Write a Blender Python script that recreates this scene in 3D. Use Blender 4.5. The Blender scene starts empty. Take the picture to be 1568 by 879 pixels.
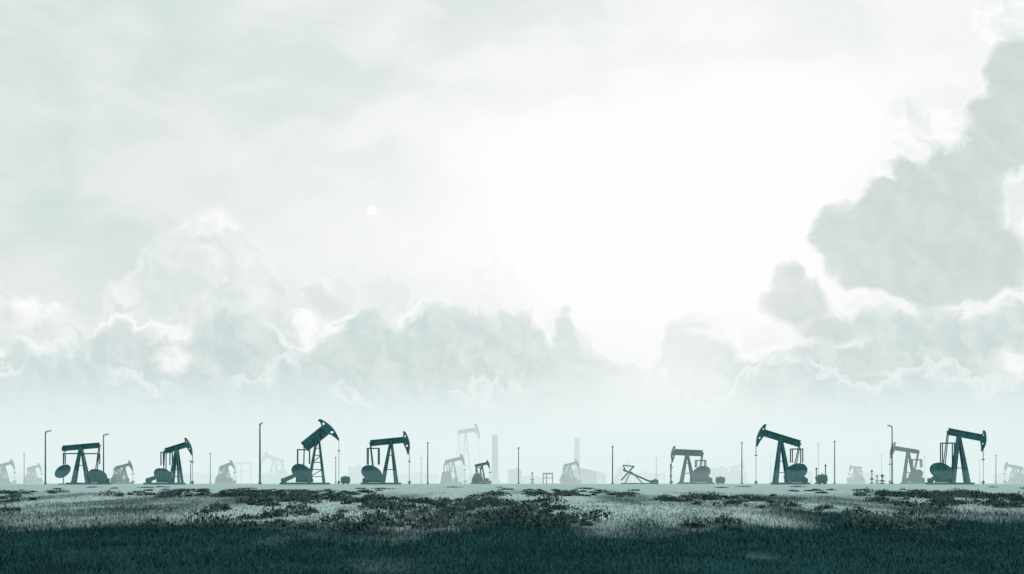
import bpy, math, random
import numpy as np
from mathutils import Vector
random.seed(7); rng=np.random.default_rng(11)
sc=bpy.context.scene
sc.view_settings.view_transform='Standard'; sc.view_settings.look='None'; sc.view_settings.exposure=0
F=2154.0; CX=784.0; HY=739.0; CAMZ=3.0; PLZ=2.75
# ---------------------------------------------------------------- camera
cd=bpy.data.cameras.new('camera'); cam=bpy.data.objects.new('camera',cd); sc.collection.objects.link(cam)
cam.location=(0,0,CAMZ); cam.rotation_euler=(math.radians(90),0,0)
cd.sensor_width=36; cd.lens=36*F/1568; cd.shift_y=(HY-439.5)/1568
cd.clip_start=0.5; cd.clip_end=30000
sc.camera=cam
# ---------------------------------------------------------------- node helper
class NT:
    def __init__(s,nt): s.nt=nt
    def n(s,t,**k):
        nd=s.nt.nodes.new(t)
        for a,b in k.items(): setattr(nd,a,b)
        return nd
    def set(s,sock,v):
        if isinstance(v,bpy.types.NodeSocket): s.nt.links.new(v,sock)
        else: sock.default_value=v
    def m(s,op,a,b=None,c=None,clamp=False):
        nd=s.n('ShaderNodeMath',operation=op); nd.use_clamp=clamp
        for i,v in enumerate((a,b,c)):
            if v is not None: s.set(nd.inputs[i],v)
        return nd.outputs[0]
    def v(s,op,a,b=None,out=0):
        nd=s.n('ShaderNodeVectorMath',operation=op)
        s.set(nd.inputs[0],a)
        if b is not None:
            if op=='SCALE': s.set(nd.inputs['Scale'],b)
            else: s.set(nd.inputs[1],b)
        return nd.outputs[out]
    def noise(s,vec,scale,detail=5,rough=.55,dist=0,col=False):
        nd=s.n('ShaderNodeTexNoise'); s.set(nd.inputs['Vector'],vec)
        nd.inputs['Scale'].default_value=scale; nd.inputs['Detail'].default_value=detail
        nd.inputs['Roughness'].default_value=rough; nd.inputs['Distortion'].default_value=dist
        return nd.outputs['Color' if col else 'Fac']
    def ss(s,x,a,b,lo=0.,hi=1.):
        nd=s.n('ShaderNodeMapRange',interpolation_type='SMOOTHSTEP'); s.set(nd.inputs['Value'],x)
        nd.inputs['From Min'].default_value=a; nd.inputs['From Max'].default_value=b
        nd.inputs['To Min'].default_value=lo; nd.inputs['To Max'].default_value=hi
        return nd.outputs[0]
    def mix(s,f,a,b):
        nd=s.n('ShaderNodeMix',data_type='RGBA'); s.set(nd.inputs[0],f)
        for i,v in ((6,a),(7,b)):
            if isinstance(v,tuple): v=(*v[:3],1)
            s.set(nd.inputs[i],v)
        return nd.outputs[2]
def lin(r,g,b):
    f=lambda c:(c/255/12.92) if c/255<=.04045 else ((c/255+.055)/1.055)**2.4
    return (f(r),f(g),f(b))
def ang(px,py):
    az=math.atan((px-CX)/F); el=math.atan((HY-py)/F*math.cos(az)); return math.degrees(az),math.degrees(el)
D=37.6
# ---------------------------------------------------------------- world / sky
SUN_AZ,SUN_EL=ang(1010,330)
w=bpy.data.worlds.new('World'); sc.world=w; w.use_nodes=True
try: w.cycles.sampling_method='MANUAL'; w.cycles.sample_map_resolution=128
except Exception as ex: print(ex)
nt=w.node_tree; nt.nodes.clear(); N=NT(nt)
tc=N.n('ShaderNodeTexCoord'); g=N.v('NORMALIZE',tc.outputs['Generated'])
sx=N.n('ShaderNodeSeparateXYZ'); nt.links.new(g,sx.inputs[0])
az=N.m('MULTIPLY',N.m('ARCTAN2',sx.outputs[0],sx.outputs[1]),57.29578)
el=N.m('MULTIPLY',N.m('ARCSINE',sx.outputs[2]),57.29578)
cb=N.n('ShaderNodeCombineXYZ'); N.set(cb.inputs[0],az); N.set(cb.inputs[1],el); P=cb.outputs[0]
def warp(P,scale,amp,detail,off=0,rough=.6):
    q=N.v('ADD',P,(off,off*1.7,off*.3))
    c=N.noise(q,scale,detail,rough,col=True)
    return N.v('ADD',P,N.v('SCALE',N.v('SUBTRACT',c,(.5,.5,.5)),amp))
P1=warp(P,.35,1.8,2,3.1)
P2=warp(P1,1.2,1.15,5,9.7,.58)
SOFT=warp(P,.16,4,2,21.)
def sep(p):
    s=N.n('ShaderNodeSeparateXYZ'); N.set(s.inputs[0],p); return s.outputs[0],s.outputs[1]
def blobs(Pv,lst,k=.2):
    out=None
    for (x,y,rx,ry) in lst:
        a,e=ang(x,y)
        d=N.v('MULTIPLY',N.v('SUBTRACT',Pv,(a,e,0)),(D/rx,D/ry,0))
        f=N.m('MULTIPLY',N.m('SUBTRACT',1.,N.v('LENGTH',d,out=1)),min(rx,ry)/D)
        out=f if out is None else N.m('SMOOTH_MAX',out,f,k)
    return out
def bank(Pv,prof):
    a,e=sep(Pv)
    cr=N.n('ShaderNodeFloatCurve'); cv=cr.mapping.curves[0]
    pts=[]
    for (x,y) in prof:
        A,E=ang(x,y); pts.append(((A+24)/48,E/20))
    while len(cv.points)<len(pts): cv.points.new(.5,.5)
    for p,(a0,b0) in zip(cv.points,pts): p.location=(a0,b0); p.handle_type='AUTO'
    cr.mapping.update()
    N.set(cr.inputs['Value'],N.m('MULTIPLY_ADD',a,1/48,.5))
    return N.m('SUBTRACT',N.m('MULTIPLY',cr.outputs[0],20.),e)
def gauss(Pv,x,y,rx,ry):
    a,e=ang(x,y)
    d=N.v('LENGTH',N.v('MULTIPLY',N.v('SUBTRACT',Pv,(a,e,0)),(D/rx,D/ry,0)),out=1)
    return N.m('EXPONENT',N.m('MULTIPLY',N.m('MULTIPLY',d,d),-1.))
rl=N.m('SUBTRACT',N.noise(P2,.8,4,.52),N.noise(N.v('ADD',P2,(.30,.22,0)),.8,4,.52))
rl=N.m('MULTIPLY',rl,2.3)
fine=N.noise(N.v('ADD',P1,(31,7,0)),1.5,5,.6)
finec=N.m('SUBTRACT',fine,.5)
# high veil
st=N.v('MULTIPLY',SOFT,(.5,1.1,1.))
cirr=N.noise(st,.26,5,.52)
veil=N.ss(cirr,.36,.62)
left=N.ss(sep(SOFT)[0],-21.,8.)
dk=N.mix(left,lin(211,225,221),lin(226,233,230)); lt=N.mix(left,lin(230,236,233),lin(246,248,247))
base=N.mix(veil,dk,lt)
g1=gauss(SOFT,1000,320,400,200)
glow=N.m('ADD',N.m('MULTIPLY',g1,1.35),N.m('MULTIPLY',gauss(SOFT,1230,150,260,110),.5),clamp=True)
base=N.mix(glow,base,lin(255,255,255))
# layer A : pale, soft sunlit cumulus on the left
A=bank(P2,[(-120,470),(0,430),(60,468),(130,490),(170,450),(215,410),(250,350),(300,345),(345,340),(385,362),(420,400),(455,425),(500,405),(560,405),(600,425),(650,452),(700,440),(750,390),(800,425),(850,462),(900,490),(960,515),(1010,522),(1060,500),(1140,500),(1200,480),(1300,460),(1400,440),(1500,420),(1690,420)])
A=N.m('ADD',A,N.m('MULTIPLY',finec,2.0))
inA=N.mix(N.ss(rl,-.4,.5),lin(221,230,229),lin(245,248,247))
colA=N.mix(N.ss(A,0.0,.6),lin(252,253,252),inA)
wv=N.ss(N.noise(P1,.55,2,.5),.38,.62,.4,1.)
c=N.mix(N.m('MULTIPLY',N.m('MULTIPLY',N.ss(A,-.15,.5),.85),wv),base,colA)
c=N.mix(N.m('MULTIPLY',gauss(P,1000,390,300,120),1.),c,lin(255,255,255))
def cloudlayer(c,Fd,off,e0,e1,dark,lite,rim=(254,255,254),al=1.,soft=.16,rimlo=.25):
    body=N.mix(N.ss(rl,-.45,.6),lin(*dark),lin(*lite))
    rimn=N.noise(N.v('ADD',P,(off*3,0,0)),.4,1,.5)
    body=N.mix(N.m('MULTIPLY',N.ss(Fd,e0,e1,1.,0.),N.ss(rimn,.36,.56,rimlo,1.)),body,lin(*rim))
    a_=N.m('MULTIPLY',N.ss(Fd,-.08,soft),al)
    return N.mix(a_,c,body)
Bp=[(-120,540),(0,515),(100,530),(150,500),(190,472),(240,500),(300,490),(360,468),(410,490),(455,530),(500,500),(550,465),(600,478),(660,462),(720,470),(790,465),(835,482),(852,520),(866,472),(884,512),(940,528),(1000,540),(1028,500),(1065,468),(1088,498),(1115,530),(1180,522),(1240,500),(1300,478),(1400,468),(1500,452),(1690,440)]
B=bank(P2,Bp)
B=N.m('ADD',B,N.m('MULTIPLY',finec,.9))
c=cloudlayer(c,B,17.,.05,.7,(203,218,217),(222,232,231),al=.95,soft=.2)
B3=bank(P2,[(-120,560),(0,545),(120,520),(200,560),(300,590),(400,560),(440,545),(520,590),(640,600),(760,580),(850,575),(905,540),(960,530),(1000,560),(1090,600),(1140,560),(1200,540),(1260,560),(1330,590),(1420,560),(1500,580),(1690,560)])
B3=N.m('ADD',B3,N.m('MULTIPLY',finec,2.4))
c=cloudlayer(c,B3,5.,.05,.8,(207,222,223),(220,232,232),rim=(244,249,249),al=.8,soft=.3,rimlo=.0)
# layer C : large dark cumulus on the right
Cb=blobs(P2,[(1216,470,66,36),(1204,430,26,34),(1262,505,70,30),(1332,375,88,80),(1420,352,112,112),(1495,385,76,76),(1452,262,60,46),(1522,215,60,70),(1575,120,70,80)],.35)
c=cloudlayer(c,Cb,31.,.0,.5,(205,217,214),(216,225,222),soft=.2,rimlo=.15)
Db=blobs(P2,[(1430,200,60,34),(1390,185,34,22),(1345,270,16,16),(1540,30,56,40),(1565,335,40,24),(1490,470,60,16),(1560,560,44,30),(480,500,30,34),(330,350,50,26),(262,545,28,26),(1100,515,40,24),(60,470,50,26)])
c=N.mix(N.m('MULTIPLY',N.ss(Db,-.15,.35),.85),c,N.mix(N.ss(rl,-.4,.35),lin(233,239,237),lin(255,255,255)))
# haze towards the horizon
hz=N.ss(el,1.0,4.9,1.,0.)
hcol=N.mix(gauss(P,1010,640,330,170),lin(230,243,244),lin(250,254,254))
c=N.mix(N.m('MULTIPLY',hz,.92),c,hcol)
c=N.mix(N.m('MULTIPLY',gauss(SOFT,1000,590,130,90),.65),c,lin(249,253,253))
c=N.mix(N.m('MULTIPLY',gauss(P,1010,430,210,90),.6),c,lin(255,255,255))
sky=N.n('ShaderNodeTexSky',sky_type='NISHITA'); sky.sun_disc=False
sky.sun_elevation=math.radians(SUN_EL); sky.sun_rotation=math.radians(SUN_AZ); sky.dust_density=.3
b1=N.n('ShaderNodeBackground'); nt.links.new(sky.outputs[0],b1.inputs[0]); b1.inputs[1].default_value=.05
b2=N.n('ShaderNodeBackground'); nt.links.new(c,b2.inputs[0]); b2.inputs[1].default_value=1.0
ms=N.n('ShaderNodeMixShader'); ms.inputs[0].default_value=.985
nt.links.new(b1.outputs[0],ms.inputs[1]); nt.links.new(b2.outputs[0],ms.inputs[2])
wo=N.n('ShaderNodeOutputWorld'); nt.links.new(ms.outputs[0],wo.inputs[0])
# sun lamp
sd=bpy.data.lights.new('sun','SUN'); sd.energy=1.4; sd.angle=math.radians(12); sd.color=(1,.99,.97)
so=bpy.data.objects.new('sun',sd); sc.collection.objects.link(so)
a,e=math.radians(SUN_AZ),math.radians(SUN_EL)
dirv=Vector((math.sin(a)*math.cos(e),math.cos(a)*math.cos(e),math.sin(e)))
so.rotation_euler=(-dirv).to_track_quat('-Z','Y').to_euler(); so.location=dirv*200
# ---------------------------------------------------------------- materials
def paint(name,colr,var=.3,rough=.65,metal=0.,scale=1.2):
    m=bpy.data.materials.new(name); m.use_nodes=True; t=m.node_tree; K=NT(t)
    b=t.nodes['Principled BSDF']; b.inputs['Roughness'].default_value=rough; b.inputs['Metallic'].default_value=metal
    b.inputs['Specular IOR Level'].default_value=.2
    o=K.n('ShaderNodeTexCoord').outputs['Object']
    n=K.noise(o,scale,4,.65)
    lo=tuple(x*(1-var) for x in colr); hi=tuple(min(1,x*(1+var)) for x in colr)
    cc=K.mix(K.ss(n,.3,.7),lo,hi)
    t.links.new(cc,b.inputs['Base Color']); return m
M_J=paint('painted_steel',(.034,.138,.148))
M_CW=paint('cast_iron',(.032,.125,.134),rough=.75)
M_G=paint('galvanised_steel',(.06,.17,.17),rough=.5)
M_CON=paint('concrete',(.22,.30,.30),rough=.9,scale=.3)
M_BR=paint('chimney_brick',(.09,.19,.19),rough=.9,scale=.2)
M_WALL=paint('corrugated_wall',(.13,.22,.22),rough=.8,scale=.4)
M_ROOF=paint('roof_sheet',(.08,.16,.16),rough=.7,scale=.4)
M_WIN=paint('window_glass',(.02,.05,.05),rough=.2)
# ---------------------------------------------------------------- mesh part builder
import bmesh
class Part:
    def __init__(s): s.v=[]; s.f=[]
    def prism(s,pts,y0,y1):
        b=len(s.v); n=len(pts)
        s.v+=[(x,y0,z) for x,z in pts]+[(x,y1,z) for x,z in pts]
        s.f.append([b+i for i in range(n)]); s.f.append([b+n+i for i in reversed(range(n))])
        for i in range(n):
            j=(i+1)%n; s.f.append([b+i,b+n+i,b+n+j,b+j])
    def bar(s,p,q,w,d=None,w2=None):
        p=Vector(p); q=Vector(q); d=d or w; w2=w2 or w
        ax=(q-p).normalized(); up=Vector((0,1,0))
        if abs(ax.dot(up))>.9: up=Vector((0,0,1))
        sd=ax.cross(up).normalized(); u2=sd.cross(ax).normalized()
        b=len(s.v)
        for pt,ww in ((p,w),(q,w2)):
            for i,j in ((-1,-1),(1,-1),(1,1),(-1,1)):
                s.v.append(tuple(pt+sd*i*ww/2+u2*j*d/2))
        s.f+=[[b,b+1,b+2,b+3],[b+7,b+6,b+5,b+4]]
        for i in range(4):
            j=(i+1)%4; s.f.append([b+i,b+4+i,b+4+j,b+j])
    def cyl(s,p,q,r,r2=None,n=12):
        p=Vector(p); q=Vector(q); r2=r if r2 is None else r2
        ax=(q-p).normalized(); up=Vector((0,1,0))
        if abs(ax.dot(up))>.9: up=Vector((1,0,0))
        sd=ax.cross(up).normalized(); u2=sd.cross(ax).normalized(); b=len(s.v)
        for pt,rr in ((p,r),(q,r2)):
            for i in range(n):
                t=2*math.pi*i/n; s.v.append(tuple(pt+(sd*math.cos(t)+u2*math.sin(t))*rr))
        s.f+=[[b+i for i in range(n)],[b+n+i for i in reversed(range(n))]]
        for i in range(n):
            j=(i+1)%n; s.f.append([b+i,b+n+i,b+n+j,b+j])
    def make(s,name,mat,parent=None,bevel=0,loc=None):
        me=bpy.data.meshes.new(name); me.from_pydata(s.v,[],s.f); me.update(); me.materials.append(mat)
        o=bpy.data.objects.new(name,me); sc.collection.objects.link(o)
        bm=bmesh.new(); bm.from_mesh(me); bmesh.ops.recalc_face_normals(bm,faces=bm.faces); bm.to_mesh(me); bm.free()
        if parent: o.parent=parent
        if loc: o.location=loc
        if bevel:
            m=o.modifiers.new('b','BEVEL'); m.width=bevel; m.segments=2; m.limit_method='ANGLE'
        return o
def empty(name,loc,yaw=0):
    o=bpy.data.objects.new(name,None); o.empty_display_size=1; sc.collection.objects.link(o)
    o.location=loc; o.rotation_euler=(0,0,yaw); return o
def gz(d): return PLZ
# ---------------------------------------------------------------- pumpjack
def pumpjack(d,x0,s,beam,apex,legs,head,rails,cw,skid,yaw=0,lw=3.2,bt=6,rungs=4,rod=True,crankang=None,up=.36):
    m=d/F
    X=lambda px:(px-x0)*m
    Z=lambda py:(741-py)*m
    root=empty('pumpjack',((x0-CX)*m,d,gz(d)),math.radians(yaw))
    (rx,ry),(fx,fy)=beam
    p=Part(); sk0,sk1=skid
    for yy in (-1,1):
        p.bar((X(sk0),yy*8*m,1.2*m),(X(sk1),yy*8*m,1.2*m),3.0*m,3*m)
    for i in range(7):
        xx=X(sk0+(sk1-sk0)*i/6); p.bar((xx,-9*m,1.2*m),(xx,9*m,1.2*m),2*m,2*m)
    p.make('base_skid',M_J,root,.15*m)
    p=Part(); ax,ay=apex
    for yy in (-1,1):
        for lx in legs:
            p.bar((X(lx),yy*9*m,Z(740)),(X(ax)+(lx-ax)*.06*m,yy*2.2*m,Z(ay)),lw*m*1.2,lw*m,lw*m*.85)
        for i in range(1,rungs+1):
            t=i/(rungs+1)
            a1=X(legs[0])*(1-t)+X(ax)*t; a2=X(legs[1])*(1-t)+X(ax)*t
            yl=yy*(9*(1-t)+2.2*t)*m; zz=Z(740)*(1-t)+Z(ay)*t
            p.bar((a1,yl,zz),(a2,yl,zz),1.1*m,1.1*m)
            if i%2 and rungs>4:
                t2=(i+1)/(rungs+1); b2=X(legs[1])*(1-t2)+X(ax)*t2
                p.bar((a1,yl,zz),(b2,yy*(9*(1-t2)+2.2*t2)*m,Z(740)*(1-t2)+Z(ay)*t2),.8*m,.8*m)
    for t in (.33,.66):
        for lx in legs:
            xx=X(lx)*(1-t)+X(ax)*t; yl=(9*(1-t)+2.2*t)*m; zz=Z(740)*(1-t)+Z(ay)*t
            p.bar((xx,-yl,zz),(xx,yl,zz),1.2*m,1.2*m)
    p.cyl((X(ax),-4*m,Z(ay)),(X(ax),4*m,Z(ay)),2.6*m)
    p.make('samson_post',M_J,root)
    p=Part(); B0=Vector((X(rx),0,Z(ry))); B1=Vector((X(fx),0,Z(fy)))
    e_=(B1-B0).normalized(); n_=Vector((-e_.z,0,e_.x)); n_=n_ if n_.z>0 else -n_
    h=bt*m
    p.bar(B0,B1,h*.8,1.2*m)
    p.bar(B0+n_*h*.45,B1+n_*h*.45,h*.16,4*m); p.bar(B0-n_*h*.45,B1-n_*h*.45,h*.16,4*m)
    for i in range(6):
        q=B0.lerp(B1,(i+.3)/6); p.bar(q-n_*h*.4,q+n_*h*.4,.8*m,3.6*m)
    p.make('walking_beam',M_J,root)
    H=head*m; p=Part(); K=12
    outer=[];inner=[]
    for i in range(K+1):
        t=i/K; yy=H*(up-t)
        bul=.20*math.sin(math.pi*min(1,max(0,.06+t*.80)))**.8
        o_=B1+n_*yy+e_*(H*(bul+.02))
        ii=-.15*max(0,1-abs(t-.38)/.40)
        i_=B1+n_*yy+e_*(H*(min(bul-.02,ii+.05)))
        if t>.75: i_=o_-e_*(H*(.13*(1-t)/.25+.035))
        if t<.1: i_=o_-e_*H*.11
        outer.append(o_); inner.append(i_)
    def quad(a,b,c_,d_,y0,y1): p.prism([(a.x,a.z),(b.x,b.z),(c_.x,c_.z),(d_.x,d_.z)],y0,y1)
    hw=2.4*m
    for i in range(K):
        o0,o1,i0,i1=outer[i],outer[i+1],inner[i],inner[i+1]
        oa,ob=o0.lerp(i0,.34),o1.lerp(i1,.34); ia,ib=o0.lerp(i0,.7),o1.lerp(i1,.7)
        quad(o0,o1,ob,oa,-hw*1.2,hw*1.2)
        quad(ia,ib,i1,i0,-hw*.7,hw*.7)
        if i not in (2,7) or head<24: quad(oa,ob,ib,ia,-hw*.7,hw*.7)
    p.make('horsehead',M_J,root)
    if rod:
        p=Part(); tip=outer[-2]; xr=tip.x+ s*.6*m
        for yy in (-1.2,1.2): p.cyl((xr,yy*m,tip.z),(xr,yy*m,tip.z*.72),.28*m,n=6)
        p.bar((xr-2*m,0,tip.z*.72),(xr+2*m,0,tip.z*.72),1.4*m,4*m)
        p.cyl((xr,0,tip.z*.72),(xr,0,5*m),.38*m,n=6)
        p.make('polished_rod',M_G,root)
        p=Part(); p.cyl((xr,0,0),(xr,0,5.5*m),1.1*m); p.cyl((xr,0,1.6*m),(xr,0,2.4*m),2*m); p.cyl((xr-3*m,0,3.6*m),(xr+3*m,0,3.6*m),.7*m)
        p.make('wellhead',M_CW,root)
    xa,xb,yt,yb=rails
    p=Part(); cx,cy,cr=cw
    for yy in (-6,6):
        p.bar((X(xa),yy*m,Z(yt)),(X(xa),yy*m,Z(yb)),1.5*m)
        p.bar((X(xb),yy*m,Z(yt)),(X(xb),yy*m,Z(yb)),1.5*m)
        p.bar((X(xa)-.7*m,yy*m,Z(yt)),(X(xb)+.7*m,yy*m,Z(yt)),1.6*m)
        p.bar((X(rx),yy*m*.6,Z(ry)),(X(cx)+s*3*m,yy*m,Z(cy)),1.3*m)
    for xx in (xa,xb): p.bar((X(xx),-6*m,Z(yt)),(X(xx),6*m,Z(yt)),1.4*m)
    p.bar((X(rx),-5*m,Z(ry)),(X(rx),5*m,Z(ry)),2.4*m)
    p.make('pitman_arms',M_J,root)
    ca=math.radians(crankang if crankang is not None else (-35 if s>0 else 215))
    p=Part()
    for yy in (-7.5,5.2):
        pts=[]
        for i in range(20):
            t=2*math.pi*i/20; r=cr*(1+.16*math.cos(2*(t-ca)))*m
            pts.append((X(cx)+r*math.cos(t),Z(cy)+r*.9*math.sin(t)))
        p.prism(pts,yy*m,(yy+2.3)*m)
        ex=X(cx)+math.cos(ca)*cr*1.35*m; ez=max(2.5*m,Z(cy)+math.sin(ca)*cr*1.2*m)
        p.bar((X(cx),(yy-.4)*m,Z(cy)),(ex,(yy-.4)*m,ez),cr*.8*m,1.6*m,cr*.45*m)
    p.make('counterweight',M_CW,root,.2*m)
    p=Part(); zt=Z(cy)
    p.prism([(X(cx-9),3*m),(X(cx+10),3*m),(X(cx+7),zt+1*m),(X(cx+3),zt+5*m),(X(cx-4),zt+5*m),(X(cx-8),zt-2*m)],-5*m,5*m)
    mx=sk0+5 if s>0 else sk1-5
    p.cyl((X(mx)-4*m,0,6*m),(X(mx)+4*m,0,6*m),3.4*m)
    p.bar((X(mx),-5.6*m,6*m),(X(cx),-5.6*m,zt-1*m),7*m,1.6*m,5*m)
    p.bar((X(cx+s*14),0,3*m),(X(cx+s*14),0,9*m),7*m,6*m)
    p.make('gearbox_and_motor',M_CW,root,.25*m)
    return root
pumpjack(205,123,-1,((152,681),(97,686)),(124,684),(113,135),7,(99,151,694,710),(149,728,12),(104,168),yaw=4,bt=8,rod=False,crankang=-30,lw=3.6,rungs=1)
pumpjack(205,265,1,((253,690),(286,680)),(271,685),(262,277),28,(248,262,692,712),(249,726,11),(222,281),yaw=-4,bt=8,lw=3)
pumpjack(205,478,1,((466,684),(499,657)),(487,664),(473,496),44,(456,474,688,710),(462,722,14),(430,504),yaw=5,bt=16,lw=3.4,rungs=6,up=.42)
pumpjack(208,590,1,((567,678),(619,673)),(599,675),(586,607),36,(563,580,686,711),(569,724,14),(554,613),yaw=-3,bt=9,lw=3.4,rungs=2)
pumpjack(207,1197,-1,((1225,679),(1169,662)),(1195,671),(1187,1208),36,(1212,1228,687,708),(1219,722,15),(1182,1238),yaw=3,bt=10,lw=4,rungs=3)
pumpjack(209,1468,1,((1452,660),(1503,670)),(1468,668),(1458,1481),32,(1442,1460,678,708),(1442,721,15),(1420,1489),yaw=-3,bt=10,lw=4.4,rungs=2)
pumpjack(246,1057,-1,((1076,694),(1033,692)),(1052,694),(1043,1062),25,(1066,1080,705,716),(1074,724,12),(1039,1092),yaw=4,bt=9,lw=2.8,rungs=2)
pumpjack(260,1390,-1,((1406,692),(1370,686)),(1390,690),(1384,1401),25,(1396,1410,704,716),(1402,727,9),(1381,1416),yaw=-5,bt=6,lw=2.6,rungs=2)
pumpjack(236,740,1,((728,713),(746,709)),(738,712),(733,743),14,(729,736,716,726),(731,730,5),(722,748),yaw=4,bt=4,lw=1.8,rungs=1)
pumpjack(265,188,1,((178,716),(198,711)),(190,714),(185,195),17,(176,184,718,728),(180,731,6),(170,200),yaw=4,bt=4,lw=1.8,rungs=1)
pumpjack(330,8,1,((-6,715),(17,709)),(6,713),(1,12),16,(-8,0,717,727),(-5,730,6),(-14,16),yaw=4,bt=4,lw=1.8,rungs=1)
pumpjack(310,347,1,((338,716),(354,710)),(347,713),(342,352),15,(337,343,718,728),(339,731,5),(332,356),yaw=-4,bt=4,lw=1.6,rungs=1)
pumpjack(370,53,1,((44,718),(59,714)),(52,716),(48,57),13,(44,50,720,729),(46,732,5),(40,60),yaw=4,bt=3.5,lw=1.5,rungs=1)
pumpjack(340,692,1,((682,708),(706,702)),(694,706),(687,700),19,(680,688,711,724),(684,728,7),(674,706),yaw=4,bt=5,lw=2,rungs=1)
pumpjack(350,874,1,((864,714),(882,709)),(873,712),(868,879),16,(863,870,717,727),(866,730,5.5),(859,884),yaw=4,bt=4.5,lw=1.8,rungs=1)
pumpjack(600,715,1,((702,663),(728,659)),(713,662),(706,722),26,(700,710,690,705),(703,722,9),(694,732),yaw=4,bt=6,lw=2,rungs=5)
pumpjack(560,417,-1,((434,708),(408,699)),(419,704),(412,427),22,(424,434,712,722),(430,728,8),(404,440),yaw=3,bt=6,lw=2.2,rungs=1)
pumpjack(370,1553,-1,((1564,717),(1542,713)),(1553,715),(1548,1559),14,(1559,1566,719,728),(1564,731,6),(1540,1574),yaw=3,bt=4,lw=1.6,rungs=1)
pumpjack(380,1311,-1,((1318,717),(1303,716)),(1310,717),(1304,1317),10,(1312,1318,722,730),(1315,733,4),(1300,1322),yaw=3,bt=3.5,lw=1.6,rungs=2)
pumpjack(590,1130,1,((1120,717),(1136,713)),(1129,716),(1125,1134),12,(1120,1126,719,729),(1122,732,5),(1116,1138),yaw=3,bt=3.5,lw=1.6,rungs=1)
pumpjack(600,955,1,((946,720),(962,716)),(954,718),(949,960),12,(946,951,721,730),(948,733,5),(942,964),yaw=3,bt=3.5,lw=1.6,rungs=1)
def local(px,d,name,yaw=0):
    m=d/F; return empty(name,((px-CX)*m,d,gz(d)),math.radians(yaw)),m
r,m=local(96,203,'counterweight_paddle'); p=Part()
pts=[]
for i in range(20):
    t=2*math.pi*i/20; u,v_=13.5*math.cos(t),8.5*math.sin(t); c_,s_=math.cos(.62),math.sin(.62)
    pts.append(((u*c_-v_*s_)*m,(20+u*s_+v_*c_)*m))
p.prism(pts,-1.5*m,1.5*m); p.make('paddle_plate',M_CW,r,.2*m)
p=Part(); p.bar((1*m,0,0),(2*m,0,49*m),1.2*m); p.bar((2*m,0,49*m),(8*m,0,54*m),1.2*m); p.bar((-6*m,0,.5*m),(8*m,0,.5*m),1.6*m,6*m); p.make('stand',M_J,r)
r,m=local(978,228,'collapsed_pumpjack',5); p=Part(); Z=lambda y:(741-y)*m; X=lambda x:(x-978)*m
p.bar((X(951),0,Z(735)),(X(971),0,Z(713)),2*m); p.bar((X(954),1*m,Z(719)),(X(1000),0,Z(739)),2.6*m,3*m)
p.bar((X(954),0,Z(712)),(X(971),0,Z(714)),1.6*m); p.bar((X(954),0,Z(712)),(X(958),0,Z(722)),1.4*m)
p.bar((X(966),2*m,Z(722)),(X(957),2*m,Z(740)),1.4*m); p.bar((X(966),-2*m,Z(722)),(X(984),-2*m,Z(740)),1.4*m)
p.bar((X(951),0,Z(740)),(X(1008),0,Z(740)),1.6*m,5*m); p.make('fallen_beam_and_legs',M_J,r)
p=Part(); p.prism([(X(995),Z(740.5)),(X(1008),Z(740.5)),(X(1008),Z(735)),(X(1004),Z(733)),(X(997),Z(735))],-3*m,3*m); p.make('gearbox',M_CW,r,.3*m)
def tank(px,d,wd,ht):
    r,m=local(px,d,'storage_tank'); p=Part()
    p.cyl((-wd/2*m,0,ht*.55*m),(wd/2*m,0,ht*.55*m),ht*.45*m,n=20); p.cyl((-wd*.5*m,0,ht*.55*m),(-wd*.6*m,0,ht*.55*m),ht*.42*m,ht*.22*m,n=20); p.cyl((wd*.5*m,0,ht*.55*m),(wd*.6*m,0,ht*.55*m),ht*.42*m,ht*.22*m,n=20)
    p.make('tank_shell',M_CW,r)
    p=Part()
    for k in (-.3,.3): p.bar((wd*k*m,0,0),(wd*k*m,0,ht*.4*m),2*m,ht*.8*m)
    p.cyl((0,0,ht*.9*m),(0,0,ht*1.12*m),1*m); p.make('saddles',M_J,r)
tank(529,210,12,12); tank(1103,236,12,11); tank(1259,207,13,15); tank(174,250,7,10)
def valve(px,d,ht,k2=1.):
    r,m=local(px,d,'wellhead_valve'); p=Part()
    p.cyl((0,0,0),(0,0,ht*m),.8*m)
    for k,rr in ((.05,3.2),(.3,2.2)): p.cyl((0,0,ht*k*m),(0,0,(ht*k+1.6)*m),rr*k2*m)
    p.cyl((-3*m*k2,0,ht*.42*m),(3*m*k2,0,ht*.42*m),.8*m); p.cyl((0,-.5*m,ht*m),(0,.5*m,ht*m),1.8*m*k2); p.make('valve_stack',M_CW,r)
valve(1351,212,13,1.3); valve(1335,235,20); valve(1264,208,29,.8); valve(1250,208,24,.8); valve(815,280,16); valve(1343,270,12); valve(1027,240,30,.7)
def pipe_rack(px,d,wd,ht):
    r,m=local(px,d,'pipe_rack'); p=Part()
    for k in (-.5,-.15,.5):
        for yy in (-3,3): p.bar((wd*k*m,yy*m,0),(wd*k*m,yy*m,ht*m),1.6*m)
    for z in (1,.6):
        for yy in (-3,3): p.bar((-wd*.56*m,yy*m,ht*z*m),(wd*.56*m,yy*m,ht*z*m),1.4*m)
    for yy in (-1.5,0,1.5): p.cyl((-wd*.6*m,yy*m,(ht+1.2)*m),(wd*.6*m,yy*m,(ht+1.2)*m),.7*m)
    p.make('rack_frame',M_J,r)
pipe_rack(839,300,14,15); pipe_rack(373,640,22,30); pipe_rack(1010,560,14,12)
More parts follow.
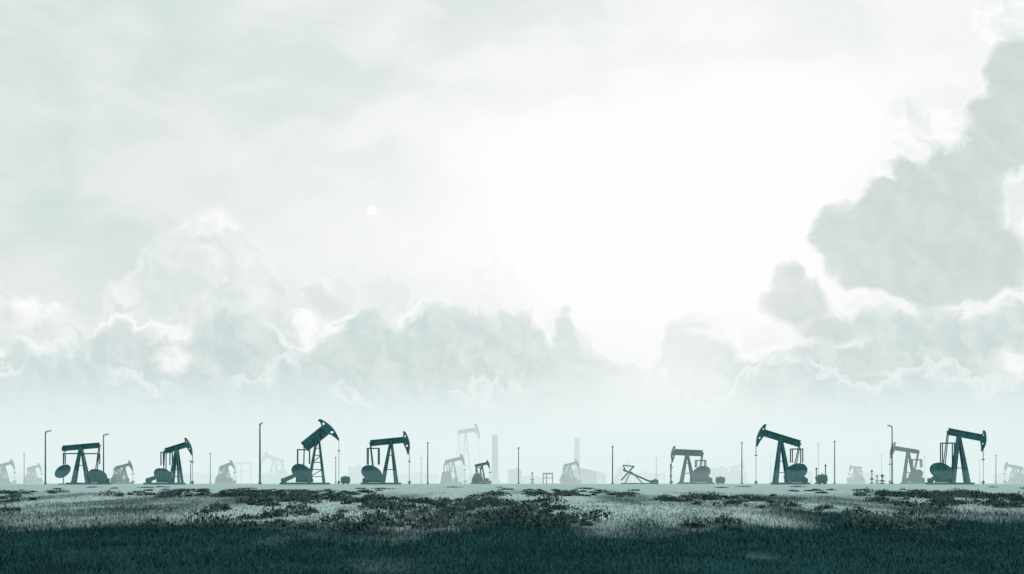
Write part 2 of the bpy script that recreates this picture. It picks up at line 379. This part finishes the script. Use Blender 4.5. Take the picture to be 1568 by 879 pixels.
def lamp(px,top,d,arm,wd=2.0):
    r,m=local(px,d,'street_lamp'); ht=(741-top)*m; p=Part()
    p.cyl((0,0,0),(0,0,ht),wd*.62*m,wd*.38*m,n=10); p.cyl((0,0,0),(0,0,3*m),wd*1.1*m,wd*.9*m,n=10); p.make('pole',M_J,r)
    if arm:
        p=Part(); p.bar((0,0,ht-.5*m),(arm*m,0,ht+.8*m),.9*m); p.prism([(arm*.35*m,ht-.3*m),(arm*1.15*m,ht+.3*m),(arm*1.15*m,ht+1.7*m),(arm*.35*m,ht+1.1*m)],-1.2*m,1.2*m)
        p.bar((0,0,ht-4*m),(arm*.6*m,0,ht-.1*m),.5*m); p.make('lamp_arm',M_J,r)
    else:
        p=Part(); p.cyl((0,0,ht),(0,0,ht+1.6*m),wd*.7*m,wd*.4*m); p.bar((-2*m,0,ht),(2*m,0,ht),.8*m); p.make('lamp_head',M_J,r)
for a_ in [(69.5,660,203,8,2.2),(158.5,665,210,7,2.),(398,648,203,4,2.6),(655,678,221,0,1.6),(794,686,240,0,1.5),(938,684,221,0,1.7),(1136,678,240,0,1.7),(1278,676,245,0,1.8),(1366,652,221,-6,2.),(322,695,280,0,1.4),(514,701,280,0,1.4),(37,696,320,0,1.4),(645,702,400,0,1.3),(1005,703,420,0,1.3),(1253,681,400,0,1.4),(1525,698,300,0,1.5),(1350,697,450,0,1.3),(1500,705,480,0,1.3),(1416,700,480,0,1.2),(960,708,560,0,1.2),(1180,700,520,0,1.2),(292,706,232,0,1.3)]: lamp(*a_)
def chimney(px,top,d,w0,w1):
    r,m=local(px,d,'factory_chimney'); ht=(741-top)*m; p=Part()
    p.cyl((0,0,0),(0,0,ht),w0/2*m,w1/2*m,n=24); p.make('shaft',M_BR,r,0)
    p=Part()
    for k in (.985,.9,.6): p.cyl((0,0,ht*k),(0,0,ht*k+1.2*m),w1/2*m*1.1*(1+(1-k)*.25),n=24)
    p.make('bands',M_CON,r); p=Part(); p.prism([(-8*m,0),(8*m,0),(8*m,5*m),(-8*m,5*m)],-6*m,6*m); p.make('plinth',M_CON,r)
chimney(758,667,480,11,8.5); chimney(883.5,672,540,10,7.5)
def building(px,d,wd,ht,dep,name='industrial_shed',roof='gable'):
    r,m=local(px,d,name,3); W=wd/2*m; H=ht*m; Dp=dep*m
    p=Part(); p.prism([(-W,0),(W,0),(W,H),(-W,H)],-Dp/2,Dp/2); p.make('walls',M_WALL,r)
    p=Part()
    if roof=='gable': p.prism([(-W*1.06,H+.002),(W*1.06,H+.002),(W*.5,H+ht*.22*m),(0,H+ht*.38*m),(-W*.5,H+ht*.22*m)],-Dp*.53,Dp*.53)
    else:
        p.prism([(-W*1.03,H+.002),(W*1.03,H+.002),(W*1.03,H+1.2*m),(-W*1.03,H+1.2*m)],-Dp*.52,Dp*.52)
        p.prism([(W*.1,H+1.25*m),(W*.6,H+1.25*m),(W*.6,H+4*m),(W*.1,H+4*m)],-Dp*.2,Dp*.2)
    p.make('roof',M_ROOF,r)
    p=Part(); n=max(2,int(wd/7))
    for i in range(n):
        xx=-W+(i+.5)*2*W/n; p.prism([(xx-1.4*m,H*.5),(xx+1.4*m,H*.5),(xx+1.4*m,H*.75),(xx-1.4*m,H*.75)],-Dp/2-.06*m,-Dp/2+.02*m)
    p.make('windows',M_WIN,r)
    p=Part(); p.prism([(-W*.15,0),(W*.15,0),(W*.15,H*.4),(-W*.15,H*.4)],-Dp/2-.1*m,-Dp/2+.02*m); p.make('door',M_ROOF,r)
building(889,460,46,17,30); building(545,600,22,24,20,'factory_building','flat'); building(570,660,26,18,20,'factory_building','flat')
building(788,520,20,20,20,'factory_building','flat'); building(812,620,40,9,20)
building(1100,600,26,22,20,'factory_building','flat'); building(1128,660,30,16,20,'factory_building','flat')
building(912,560,30,14,20); building(1222,620,40,16,20,'factory_building','flat'); building(425,600,50,14,20,'factory_building','flat')
building(980,700,40,14,20,'factory_building','flat'); building(730,540,24,12,20); building(20,700,60,12,20)
building(300,700,60,12,20); building(1330,680,50,12,20); building(1545,640,40,14,20,'factory_building','flat'); building(640,700,60,12,20)
# ---------------------------------------------------------------- moon
me=bpy.data.meshes.new('moon')
bm=bmesh.new(); bmesh.ops.create_uvsphere(bm,u_segments=32,v_segments=16,radius=6.5/F*6000); bm.to_mesh(me); bm.free()
mo=bpy.data.objects.new('moon',me); sc.collection.objects.link(mo)
mo.location=((569.5-CX)/F*6000,6000,CAMZ+(HY-322)/F*6000)
mm=bpy.data.materials.new('moon_glow'); mm.use_nodes=True; b=mm.node_tree.nodes['Principled BSDF']
b.inputs['Base Color'].default_value=(.9,.9,.9,1); b.inputs['Emission Color'].default_value=(1,1,1,1); b.inputs['Emission Strength'].default_value=.9; me.materials.append(mm)
# ---------------------------------------------------------------- terrain
G=rng.random((256,256))
def vn(x,y):
    xi=np.floor(x).astype(int); yi=np.floor(y).astype(int); fx=x-xi; fy=y-yi
    fx=fx*fx*(3-2*fx); fy=fy*fy*(3-2*fy); g=lambda a,b:G[a%256,b%256]
    return (g(xi,yi)*(1-fx)+g(xi+1,yi)*fx)*(1-fy)+(g(xi,yi+1)*(1-fx)+g(xi+1,yi+1)*fx)*fy
def fbm(x,y,o=4):
    s=0;a=1;t=0
    for i in range(o): s=s+a*vn(x*2**i+17*i,y*2**i+31*i); t+=a; a*=.5
    return s/t
def smooth(x,a,b):
    t=np.clip((x-a)/(b-a),0,1); return t*t*(3-2*t)
def height(x,y):
    h=np.interp(y,[-400,20,46,190,235,260],[3.,3.,3.,.42,.25,.25])
    b=(fbm(x/14,y/22,3)-.5)*.5*smooth(y,20,60)*(1-smooth(y,115,160))*(np.abs(x)<400)
    return CAMZ-h+b*1.0
def cover(x,y):
    n=fbm(x/5,y/26,4); n2=fbm(x/16+50,y/60,3)
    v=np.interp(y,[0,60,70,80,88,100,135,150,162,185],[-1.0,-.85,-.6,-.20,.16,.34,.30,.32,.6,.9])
    v=v+.30*np.exp(-(((x+17)/9)**2+((y-90)/18)**2))
    v=v-.18*np.exp(-(((x+36)/12)**2+((y-86)/12)**2))
    v=v-.08*np.exp(-(((x-40)/18)**2+((y-92)/14)**2))
    v=v+.66*np.exp(-(((x-5.2)/.9)**2+((y-51)/3)**2))+.56*np.exp(-(((x-3.2)/.5)**2+((y-52)/3)**2))+.56*np.exp(-(((x-9.5)/.6)**2+((y-54)/3)**2))+.35*np.exp(-(((x+11)/2.)**2+((y-63)/6)**2))
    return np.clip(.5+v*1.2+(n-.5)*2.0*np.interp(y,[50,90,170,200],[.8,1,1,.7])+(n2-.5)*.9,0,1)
xs=np.concatenate([-np.geomspace(9000,100,16),np.arange(-99,99.1,.66),np.geomspace(100,9000,16)])
ys=np.concatenate([[-400,-150,-50,0,20,32],np.arange(38,232,.7),np.geomspace(234,12000,28)])
XX,YY=np.meshgrid(xs,ys); ZZ=height(XX,YY); CC=cover(XX,YY)
nx,ny=len(xs),len(ys)
verts=np.stack([XX,YY,ZZ],-1).reshape(-1,3)
I=np.arange(nx*ny).reshape(ny,nx)
quads=np.stack([I[:-1,:-1],I[:-1,1:],I[1:,1:],I[1:,:-1]],-1).reshape(-1,4)
def mesh_np(name,verts,faces,mat,attr=None,smoothf=False):
    k=faces.shape[1]; me=bpy.data.meshes.new(name)
    me.vertices.add(len(verts)); me.vertices.foreach_set('co',verts.astype(np.float32).ravel())
    me.loops.add(faces.size); me.loops.foreach_set('vertex_index',faces.astype(np.int32).ravel())
    me.polygons.add(len(faces)); me.polygons.foreach_set('loop_start',(np.arange(len(faces))*k).astype(np.int32))
    me.update(calc_edges=True)
    if smoothf: me.polygons.foreach_set('use_smooth',np.ones(len(faces),bool))
    if attr is not None:
        a=me.attributes.new('cover','FLOAT','POINT'); a.data.foreach_set('value',attr.astype(np.float32).ravel())
    me.materials.append(mat); me.validate()
    o=bpy.data.objects.new(name,me); sc.collection.objects.link(o); return o
def gmat(name,grass=False):
    m=bpy.data.materials.new(name); m.use_nodes=True; t=m.node_tree; K=NT(t)
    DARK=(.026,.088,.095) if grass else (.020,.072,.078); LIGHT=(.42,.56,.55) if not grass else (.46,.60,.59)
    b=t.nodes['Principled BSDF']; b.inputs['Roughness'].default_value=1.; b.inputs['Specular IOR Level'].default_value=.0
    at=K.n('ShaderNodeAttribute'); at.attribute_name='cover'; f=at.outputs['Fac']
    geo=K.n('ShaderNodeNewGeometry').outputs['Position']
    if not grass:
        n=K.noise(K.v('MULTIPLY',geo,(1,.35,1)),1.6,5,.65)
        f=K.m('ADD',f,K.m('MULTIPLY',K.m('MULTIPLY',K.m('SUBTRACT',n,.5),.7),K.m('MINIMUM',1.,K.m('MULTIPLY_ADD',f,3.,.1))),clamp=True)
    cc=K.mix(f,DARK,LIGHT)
    t.links.new(cc,b.inputs['Base Color'])
    if grass:
        # blades shade with the normal of the turf they grow from
        nn=K.v('NORMALIZE',K.v('ADD',K.v('SCALE',K.n('ShaderNodeNewGeometry').outputs['Normal'],.2),(0,0,1.)))
        t.links.new(nn,b.inputs['Normal'])
    else:
        bp=K.n('ShaderNodeBump'); bp.inputs['Strength'].default_value=.25; bp.inputs['Distance'].default_value=.1
        t.links.new(K.noise(geo,3.,5,.7),bp.inputs['Height']); t.links.new(bp.outputs[0],b.inputs['Normal'])
    return m
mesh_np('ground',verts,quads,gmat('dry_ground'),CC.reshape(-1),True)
GM=gmat('grass_blades',True)
def blades(x,y,h,wd,col,lean=.3):
    n=len(x); z=height(x,y)-.02; th=rng.random(n)*math.pi
    dx=np.cos(th)*wd/2; dy=np.sin(th)*wd/2
    lx=(rng.random(n)-.5)*2*lean*h; ly=(rng.random(n)-.5)*2*lean*h
    v=np.empty((n,3,3)); v[:,0]=np.stack([x-dx,y-dy,z],-1); v[:,1]=np.stack([x+dx,y+dy,z],-1); v[:,2]=np.stack([x+lx,y+ly,z+h],-1)
    return v.reshape(-1,3),np.repeat(col,3)
n=240000
y=46*np.exp(rng.random(n)**1.1*np.log(160/40.))-6
x=(rng.random(n)-.5)*2*y*.43
cv=cover(x,y)
keep=rng.random(n)<(.35+.55*fbm(x/2.,y/5.,3))*(1-.45*cv); x,y,cv=x[keep],y[keep],cv[keep]; n=len(x)
h=(.08+.20*rng.random(n)**2+.22*fbm(x/1.5,y/3,2)**2)*np.interp(y,[40,70,90,130,160,200],[.6,.9,1.1,.6,.25,.15])*(1-.35*cv); wd=.0009*y*(.5+rng.random(n)*.8)
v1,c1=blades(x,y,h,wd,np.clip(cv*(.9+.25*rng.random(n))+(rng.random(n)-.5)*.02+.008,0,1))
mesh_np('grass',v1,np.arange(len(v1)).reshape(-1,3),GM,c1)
vs=[];cs=[]
nb=2400
by=72+rng.random(nb)**.9*112; bx=(rng.random(nb)-.5)*2*by*.43
dens=fbm(bx/9+3,by/30,3)
keep=(rng.random(nb)<smooth(dens,.40,.64)*1.0*np.interp(by,[60,140,158,185],[1,.9,.4,.1]))&(rng.random(nb)>.8*np.exp(-(((bx+17)/9)**2+((by-94)/24)**2))); bx,by=bx[keep],by[keep]
for X0,Y0 in zip(bx,by):
    R=(.35+rng.random()**2*1.1); Hh=R*(.35+.35*rng.random())*np.interp(Y0,[70,140,165,200],[1,.7,.25,.12]); k=int(130+150*R)
    a_=rng.random(k)*2*math.pi; rr=rng.random(k)**.62*R*(1+.3*np.sin(a_*3+rng.random()*6)); px=X0+rr*np.cos(a_); py=Y0+rr*np.sin(a_)
    tz=Hh*np.clip(1-(rr/(R*1.3))**2,0,1)*rng.random(k)**.6*(.7+.6*rng.random(k)); s_=(.04+.07*rng.random(k))*np.interp(Y0,[140,190],[1,.6])
    z=height(px,py)+tz
    c3=np.stack([px,py,z],-1)
    vv=c3[:,None,:]+(rng.random((k,3,3))-.5)*(s_[:,None,None]*2.4)*np.array([1,1,1.5])
    vs.append(vv.reshape(-1,3)); cs.append(np.repeat(np.clip(.06+.08*rng.random(k)+.22*rng.random()**2,0,1),3))
v2=np.concatenate(vs); c2=np.concatenate(cs)
mesh_np('scrub_bushes',v2,np.arange(len(v2)).reshape(-1,3),GM,c2)
# ---------------------------------------------------------------- haze
def haze(name,SIG,HC,y0,y1,top):
    fm=bpy.data.materials.new(name); fm.use_nodes=True; t=fm.node_tree; t.nodes.clear(); K=NT(t)
    ab=K.n('ShaderNodeVolumeAbsorption'); ab.inputs['Color'].default_value=(0,0,0,1); ab.inputs['Density'].default_value=SIG
    em=K.n('ShaderNodeEmission'); em.inputs[0].default_value=(*HC,1); em.inputs[1].default_value=SIG  # volume glows by itself, standing in for light scattered by the haze
    ad=K.n('ShaderNodeAddShader'); t.links.new(ab.outputs[0],ad.inputs[0]); t.links.new(em.outputs[0],ad.inputs[1])
    out=K.n('ShaderNodeOutputMaterial'); t.links.new(ad.outputs[0],out.inputs['Volume'])
    p=Part(); p.prism([(-5000,-6),(5000,-6),(5000,top),(-5000,top)],y0,y1); return p.make(name,fm)
haze('haze',.0052,lin(229,243,243),222,5000,20)
haze('ground_mist',.0018,lin(200,238,240),165,221.5,4.6)
